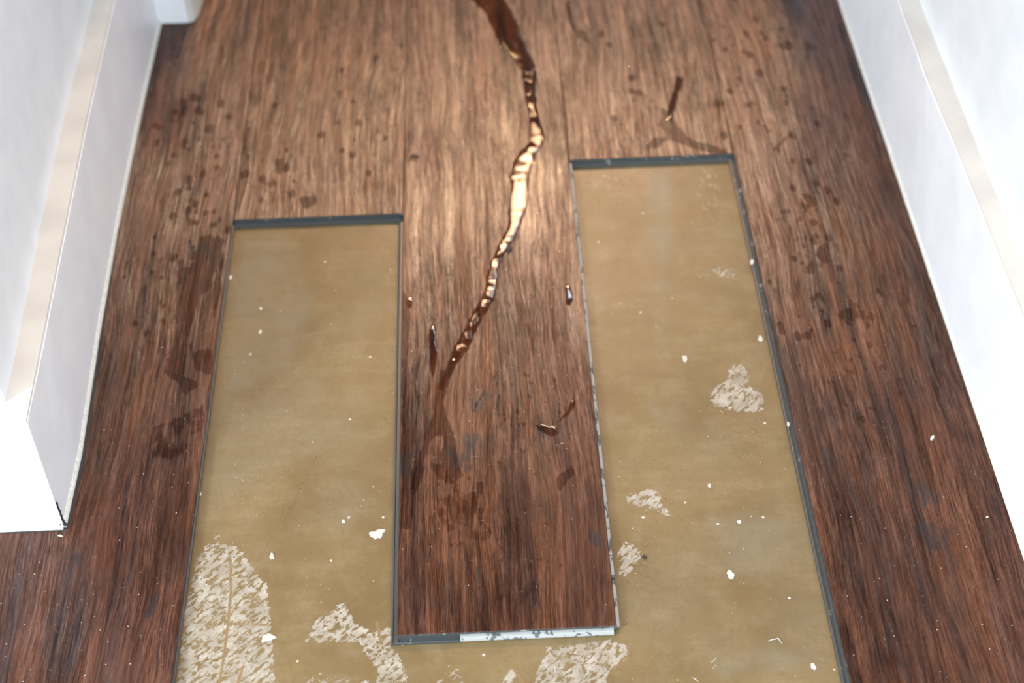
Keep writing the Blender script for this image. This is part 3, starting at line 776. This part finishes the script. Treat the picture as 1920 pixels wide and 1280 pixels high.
drops('water_droplets', [(950, 780, 90, 90, 35), (940, 1000, 110, 110, 60), (900, 350, 110, 130, 80), (1000, 300, 60, 120, 50), (960, 120, 60, 80, 18),
      (1060, 420, 30, 120, 40), (560, 350, 110, 70, 20), (780, 450, 25, 90, 22), (1340, 220, 60, 80, 10), (1510, 480, 60, 100, 10), (920, 620, 80, 80, 30),
      (350, 330, 60, 130, 12), (1250, 230, 60, 60, 12)],
      'tiny clear droplets scattered over the planks around the water trail', False, .0007, .0024, 11, EXTRA)
drops('subfloor_droplets', [(1130, 345, 40, 25, 55), (725, 450, 14, 60, 40), (735, 600, 8, 120, 30), (1370, 760, 40, 25, 34), (1385, 800, 30, 8, 10), (1225, 945, 35, 30, 20), (1185, 1060, 22, 28, 26),
      (1180, 1215, 25, 30, 20), (1330, 400, 40, 50, 14), (1110, 560, 14, 60, 14), (1350, 520, 30, 8, 8)],
      'small glinting droplets lying on the bare subfloor', True, .0011, .0026, 17)
# glinting lines of water held at the residue edges
V = []; F = []
for px_, py_, L, a in ((1211, 1039, 2.2, .5), (1203, 1069, 2., .2), (1192, 1076, 2.6, .15), (1180, 1090, 2.2, .5), (1170, 1092, 1.4, .8), (1157, 1108, 1.4, .2), (1190, 1211, 1.2, .5), (1234, 899, 1.3, 1), (1246, 898, 1.3, .6),
                      (1259, 976, 1.2, .2), (1278, 974, 1.2, .5), (1390, 706, 1.8, 1.3), (1394, 771, 2., .8), (1433, 786, 2.2, .1), (1362, 773, 1.2, 0), (1326, 762, 1.2, 0), (1331, 510, 1.6, .6), (1380, 523, 2, .2)):
    x, y = at(px_, py_, SUBZ); dome(V, F, x, y, SUBZ+.0001, L*.0014, .45, .00042, a, 16)
o = link('residue_water', mesh_from('residue_water', V, F, [M_DROP], smooth=True)); tag(o, 'thin lines of water held at the edges of the pale residue patches', 'water', kind='stuff')

# ------------------------------------------------------------------ splashes of paint, chips and crumbs
def splash(px_, py_, rx, ry, z, mat, label, cat, name, h=.0005, seed=0, irr=.25, rot=0.):
    x, y = at(px_, py_, z); r2 = random.Random(seed+int(px_)); m = 22; V = []; F = []
    ks = at(px_+1, py_, z)[0]-x; ky = abs(at(px_, py_-1, z)[1]-y)
    ph = [r2.uniform(0, 6.3) for _ in range(4)]
    for s, zz in ((1, .0), (.92, .7), (.6, 1.), (.25, .9)):
        for i in range(m):
            a = 2*math.pi*i/m
            k = 1+irr*(.5*math.sin(2*a+ph[0])+.35*math.sin(3*a+ph[1])+.3*math.sin(5*a+ph[2])+.25*math.sin(8*a+ph[3]))
            u, v = math.cos(a)*rx*ks*s*k, math.sin(a)*ry*ky*s*k
            V.append((u*math.cos(rot)-v*math.sin(rot), u*math.sin(rot)+v*math.cos(rot), h*zz))
    for L in range(3):
        for i in range(m):
            j = (i+1) % m; F.append((L*m+i, L*m+j, (L+1)*m+j, (L+1)*m+i))
    F.append(tuple(3*m+i for i in range(m)))
    F.append(tuple(range(m))[::-1])
    o = link(name, mesh_from(name, V, F, [mat])); o.location = (x, y, z+.00004)
    return tag(o, label, cat, {'paint spot': 'white paint spots on the subfloor', 'plaster crumb': 'plaster crumbs', 'plaster splat': 'plaster splats', 'crumb': 'dark crumbs', 'paint chip': 'white paint chips on the planks'}[cat])
S = SUBZ
splash(1370, 1077, 7, 8, S, M_WHITE, 'large round white paint spot on the subfloor in the right gap, below a scuff', 'paint spot', 'paint_spot')
splash(1525, 1249, 5, 6, S, M_WHITE, 'round white paint spot on the subfloor near the bottom of the right gap', 'paint spot', 'paint_spot', seed=2)
splash(708, 1001, 12, 10, S, M_CHALK, 'crumbly white plaster splat on the left gap subfloor, beside the centre plank', 'plaster splat', 'plaster_splat', h=.0012, irr=.45)
splash(503, 1195, 11, 8, S, M_CHALK, 'pale plaster splat on the residue patch at the lower left', 'plaster splat', 'plaster_splat', h=.0010, irr=.4)
splash(510, 1043, 5, 5, S, M_CHALK, 'small white plaster crumb just above the lower left residue patch', 'plaster crumb', 'plaster_crumb', h=.0012, irr=.5)
splash(644, 977, 3.5, 3, S, M_WHITE, 'small oval white spot up and left of the crumbly plaster splat', 'paint spot', 'paint_spot', seed=4)
splash(654, 970, 2.2, 2, S, M_WHITE, 'smallest white dot, right next to a small oval white spot', 'paint spot', 'paint_spot', seed=5)
splash(1386, 978, 3.6, 3.2, S, M_WHITE, 'small white spot on the subfloor in the right gap, above the large round one', 'paint spot', 'paint_spot', seed=6)
splash(1346, 982, 2.6, 1.8, S, M_WHITE, 'tiny white fleck left of a small white spot in the right gap', 'paint spot', 'paint_spot', seed=7)
splash(1330, 910, 3.2, 3.2, S, M_WHITE, 'lone white spot on the subfloor upper middle of the right gap', 'paint spot', 'paint_spot', seed=8)
splash(1480, 1121, 2.6, 2, S, M_WHITE, 'tiny white spot right of the large round one in the right gap', 'paint spot', 'paint_spot', seed=9)
splash(1426, 635, 5, 5, S, M_CHALK, 'white plaster crumb near the right gap edge, above the ragged residue patch', 'plaster crumb', 'plaster_crumb', seed=10, h=.001)
splash(432, 520, 3.6, 3.6, S, M_WHITE, 'white dot at the left edge of the left gap', 'paint spot', 'paint_spot', seed=11)
splash(488, 622, 3, 3, S, M_WHITE, 'clear white dot in the left gap, lower of a pair of dots', 'paint spot', 'paint_spot', seed=12)
splash(489, 578, 2.4, 2.6, S, M_WHITE, 'faint white dot in the left gap, upper of a pair of dots', 'paint spot', 'paint_spot', seed=13)
splash(375, 926, 3, 3, S, M_WHITE, 'white dot on the subfloor touching the left plank edge', 'paint spot', 'paint_spot', seed=14)
splash(621, 1051, 2, 2, S, M_WHITE, 'tiny white dot left of the crumbly plaster splat', 'paint spot', 'paint_spot', seed=15)
splash(1206, 970, 3.4, 1.8, S, M_WHITE, 'pinkish white fleck below the slanted residue patch in the right gap', 'paint spot', 'paint_spot', seed=16, rot=.2)
splash(1284, 672, 5, 6, S, M_CHALK, 'faint pale smear in the middle of the right gap', 'plaster crumb', 'plaster_crumb', seed=18, h=.0003)
splash(1208, 1045, 3.6, 4, S, M_DARK, 'small dark crumb beside the lower residue patch in the right gap', 'crumb', 'dark_crumb', seed=17, h=.0015, irr=.6)
splash(955, 467, 5.5, 6.5, 0, M_DARK, 'dark round crumb on the centre plank at the lower end of the bright glint', 'crumb', 'dark_crumb', seed=19, h=.0026, irr=.3)
splash(778, 293, 7, 4, 0, M_DARK, 'small dark speck with a bead on the plank above the left gap', 'crumb', 'dark_crumb', seed=20, h=.0008, irr=.5)
splash(1748, 821, 6, 2.4, 0, M_WHITE, 'white paint chip lying on the right-hand plank', 'paint chip', 'paint_chip', seed=21, h=.0016, rot=.75)
splash(1851, 969, 3.2, 1.3, 0, M_WHITE, 'tiny white sliver on the right-hand plank near the skirting', 'paint chip', 'paint_chip', seed=22, rot=.2)
splash(113, 1004, 5, 1.6, 0, M_CAULK, 'crumb of white paint in front of the near skirting corner', 'paint chip', 'paint_chip', seed=23, rot=-.2)
splash(1410, 492, 3.6, 4.2, -.004, M_WHITE, 'white crumb lodged on the edge of the right-hand plank', 'plaster crumb', 'plaster_crumb', seed=24, h=.002)
splash(1743, 517, 2, 3.6, 0, M_WHITE, 'white flake at the foot of the right skirting', 'paint chip', 'paint_chip', seed=25, h=.001)
splash(1478, 795, 2.6, 4.6, -.0045, M_WHITE, 'white smear on the locking edge of the right-hand plank', 'plaster crumb', 'plaster_crumb', seed=26, h=.0006)
splash(343, 120, 5, 1.8, 0, M_CHALK, 'pale smear on the plank by the far left jamb', 'paint chip', 'paint_chip', seed=27) if False else None

def curl(pts, z, r, mat, name, label, cat):
    V = []; F = []; P3 = [np.append(at(a, b, z), z+r+hh*.001) for a, b, hh in pts]
    for i, p in enumerate(P3):
        d = P3[min(i+1, len(P3)-1)]-P3[max(i-1, 0)]; d = d/np.linalg.norm(d); s = np.cross(d, [0, 0, 1]); u = np.cross(s, d)
        rr = r*(.5 if i in (0, len(P3)-1) else 1)
        for k in range(6):
            a = k*math.pi/3; V.append(p+rr*(s*math.cos(a)+u*math.sin(a)))
    for i in range(len(P3)-1):
        for k in range(6):
            j = (k+1) % 6; F.append((i*6+k, i*6+j, (i+1)*6+j, (i+1)*6+k))
    F.append((5, 4, 3, 2, 1, 0)); F.append(tuple((len(P3)-1)*6+k for k in range(6)))
    return tag(link(name, mesh_from(name, V, F, [mat], smooth=True)), label, cat)
curl([(1440, 1202, 0), (1446, 1200, .3), (1453, 1199, .6), (1459, 1197, .5), (1462, 1202, .3), (1467, 1207, 0)], S, .0004, M_WHITE, 'curled_shaving', 'thin curled white shaving on the subfloor in the lower right gap', 'shaving')
curl([(1334, 1242, 0), (1340, 1237, .2), (1344, 1232, 0)], S, .0003, M_WHITE, 'curled_shaving', 'short white thread left of the curled shaving, near the bottom', 'shaving')
curl([(1297, 1270, 0), (1303, 1273, .2), (1311, 1279, 0)], S, .0003, M_WHITE, 'curled_shaving', 'short white thread cut by the bottom frame edge in the right gap', 'shaving')

# pale grit on the dry planks and on the subfloor: nobody could count it
V = []; F = []; r2 = random.Random(33)
for zone, n in (((0, 330, 1010, 1280), 80), ((150, 380, 700, 1000), 60), ((1550, 1900, 700, 1280), 70), ((430, 740, 850, 1200), 80), ((1160, 1560, 850, 1280), 90), ((1100, 1430, 320, 850), 60), ((420, 740, 430, 850), 30)):
    for _ in range(n):
        px_, py_ = r2.uniform(zone[0], zone[1]), r2.uniform(zone[2], zone[3])
        x, y = at(px_, py_, 0); s_ = on_sub(x, y); z = SUBZ if s_ else 0.
        x, y = at(px_, py_, z)
        if near_edge(x, y) or not (x < .70) or (x < -.098 and y > .80) or x < -.35: continue
        r = .0002+.0004*r2.random()**4; n0 = len(V)
        for a in range(5): V.append((x+r*math.cos(a*1.257)*r2.uniform(.6, 1.5), y+r*math.sin(a*1.257)*r2.uniform(.6, 1.5), z+.00003))
        V.append((x, y, z+r)); F += [(n0+a, n0+(a+1) % 5, n0+5) for a in range(5)]
o = link('pale_grit', mesh_from('pale_grit', V, F, [M_WHITE]), floor); tag(o, 'fine pale grit and paint dust', kind='stuff')
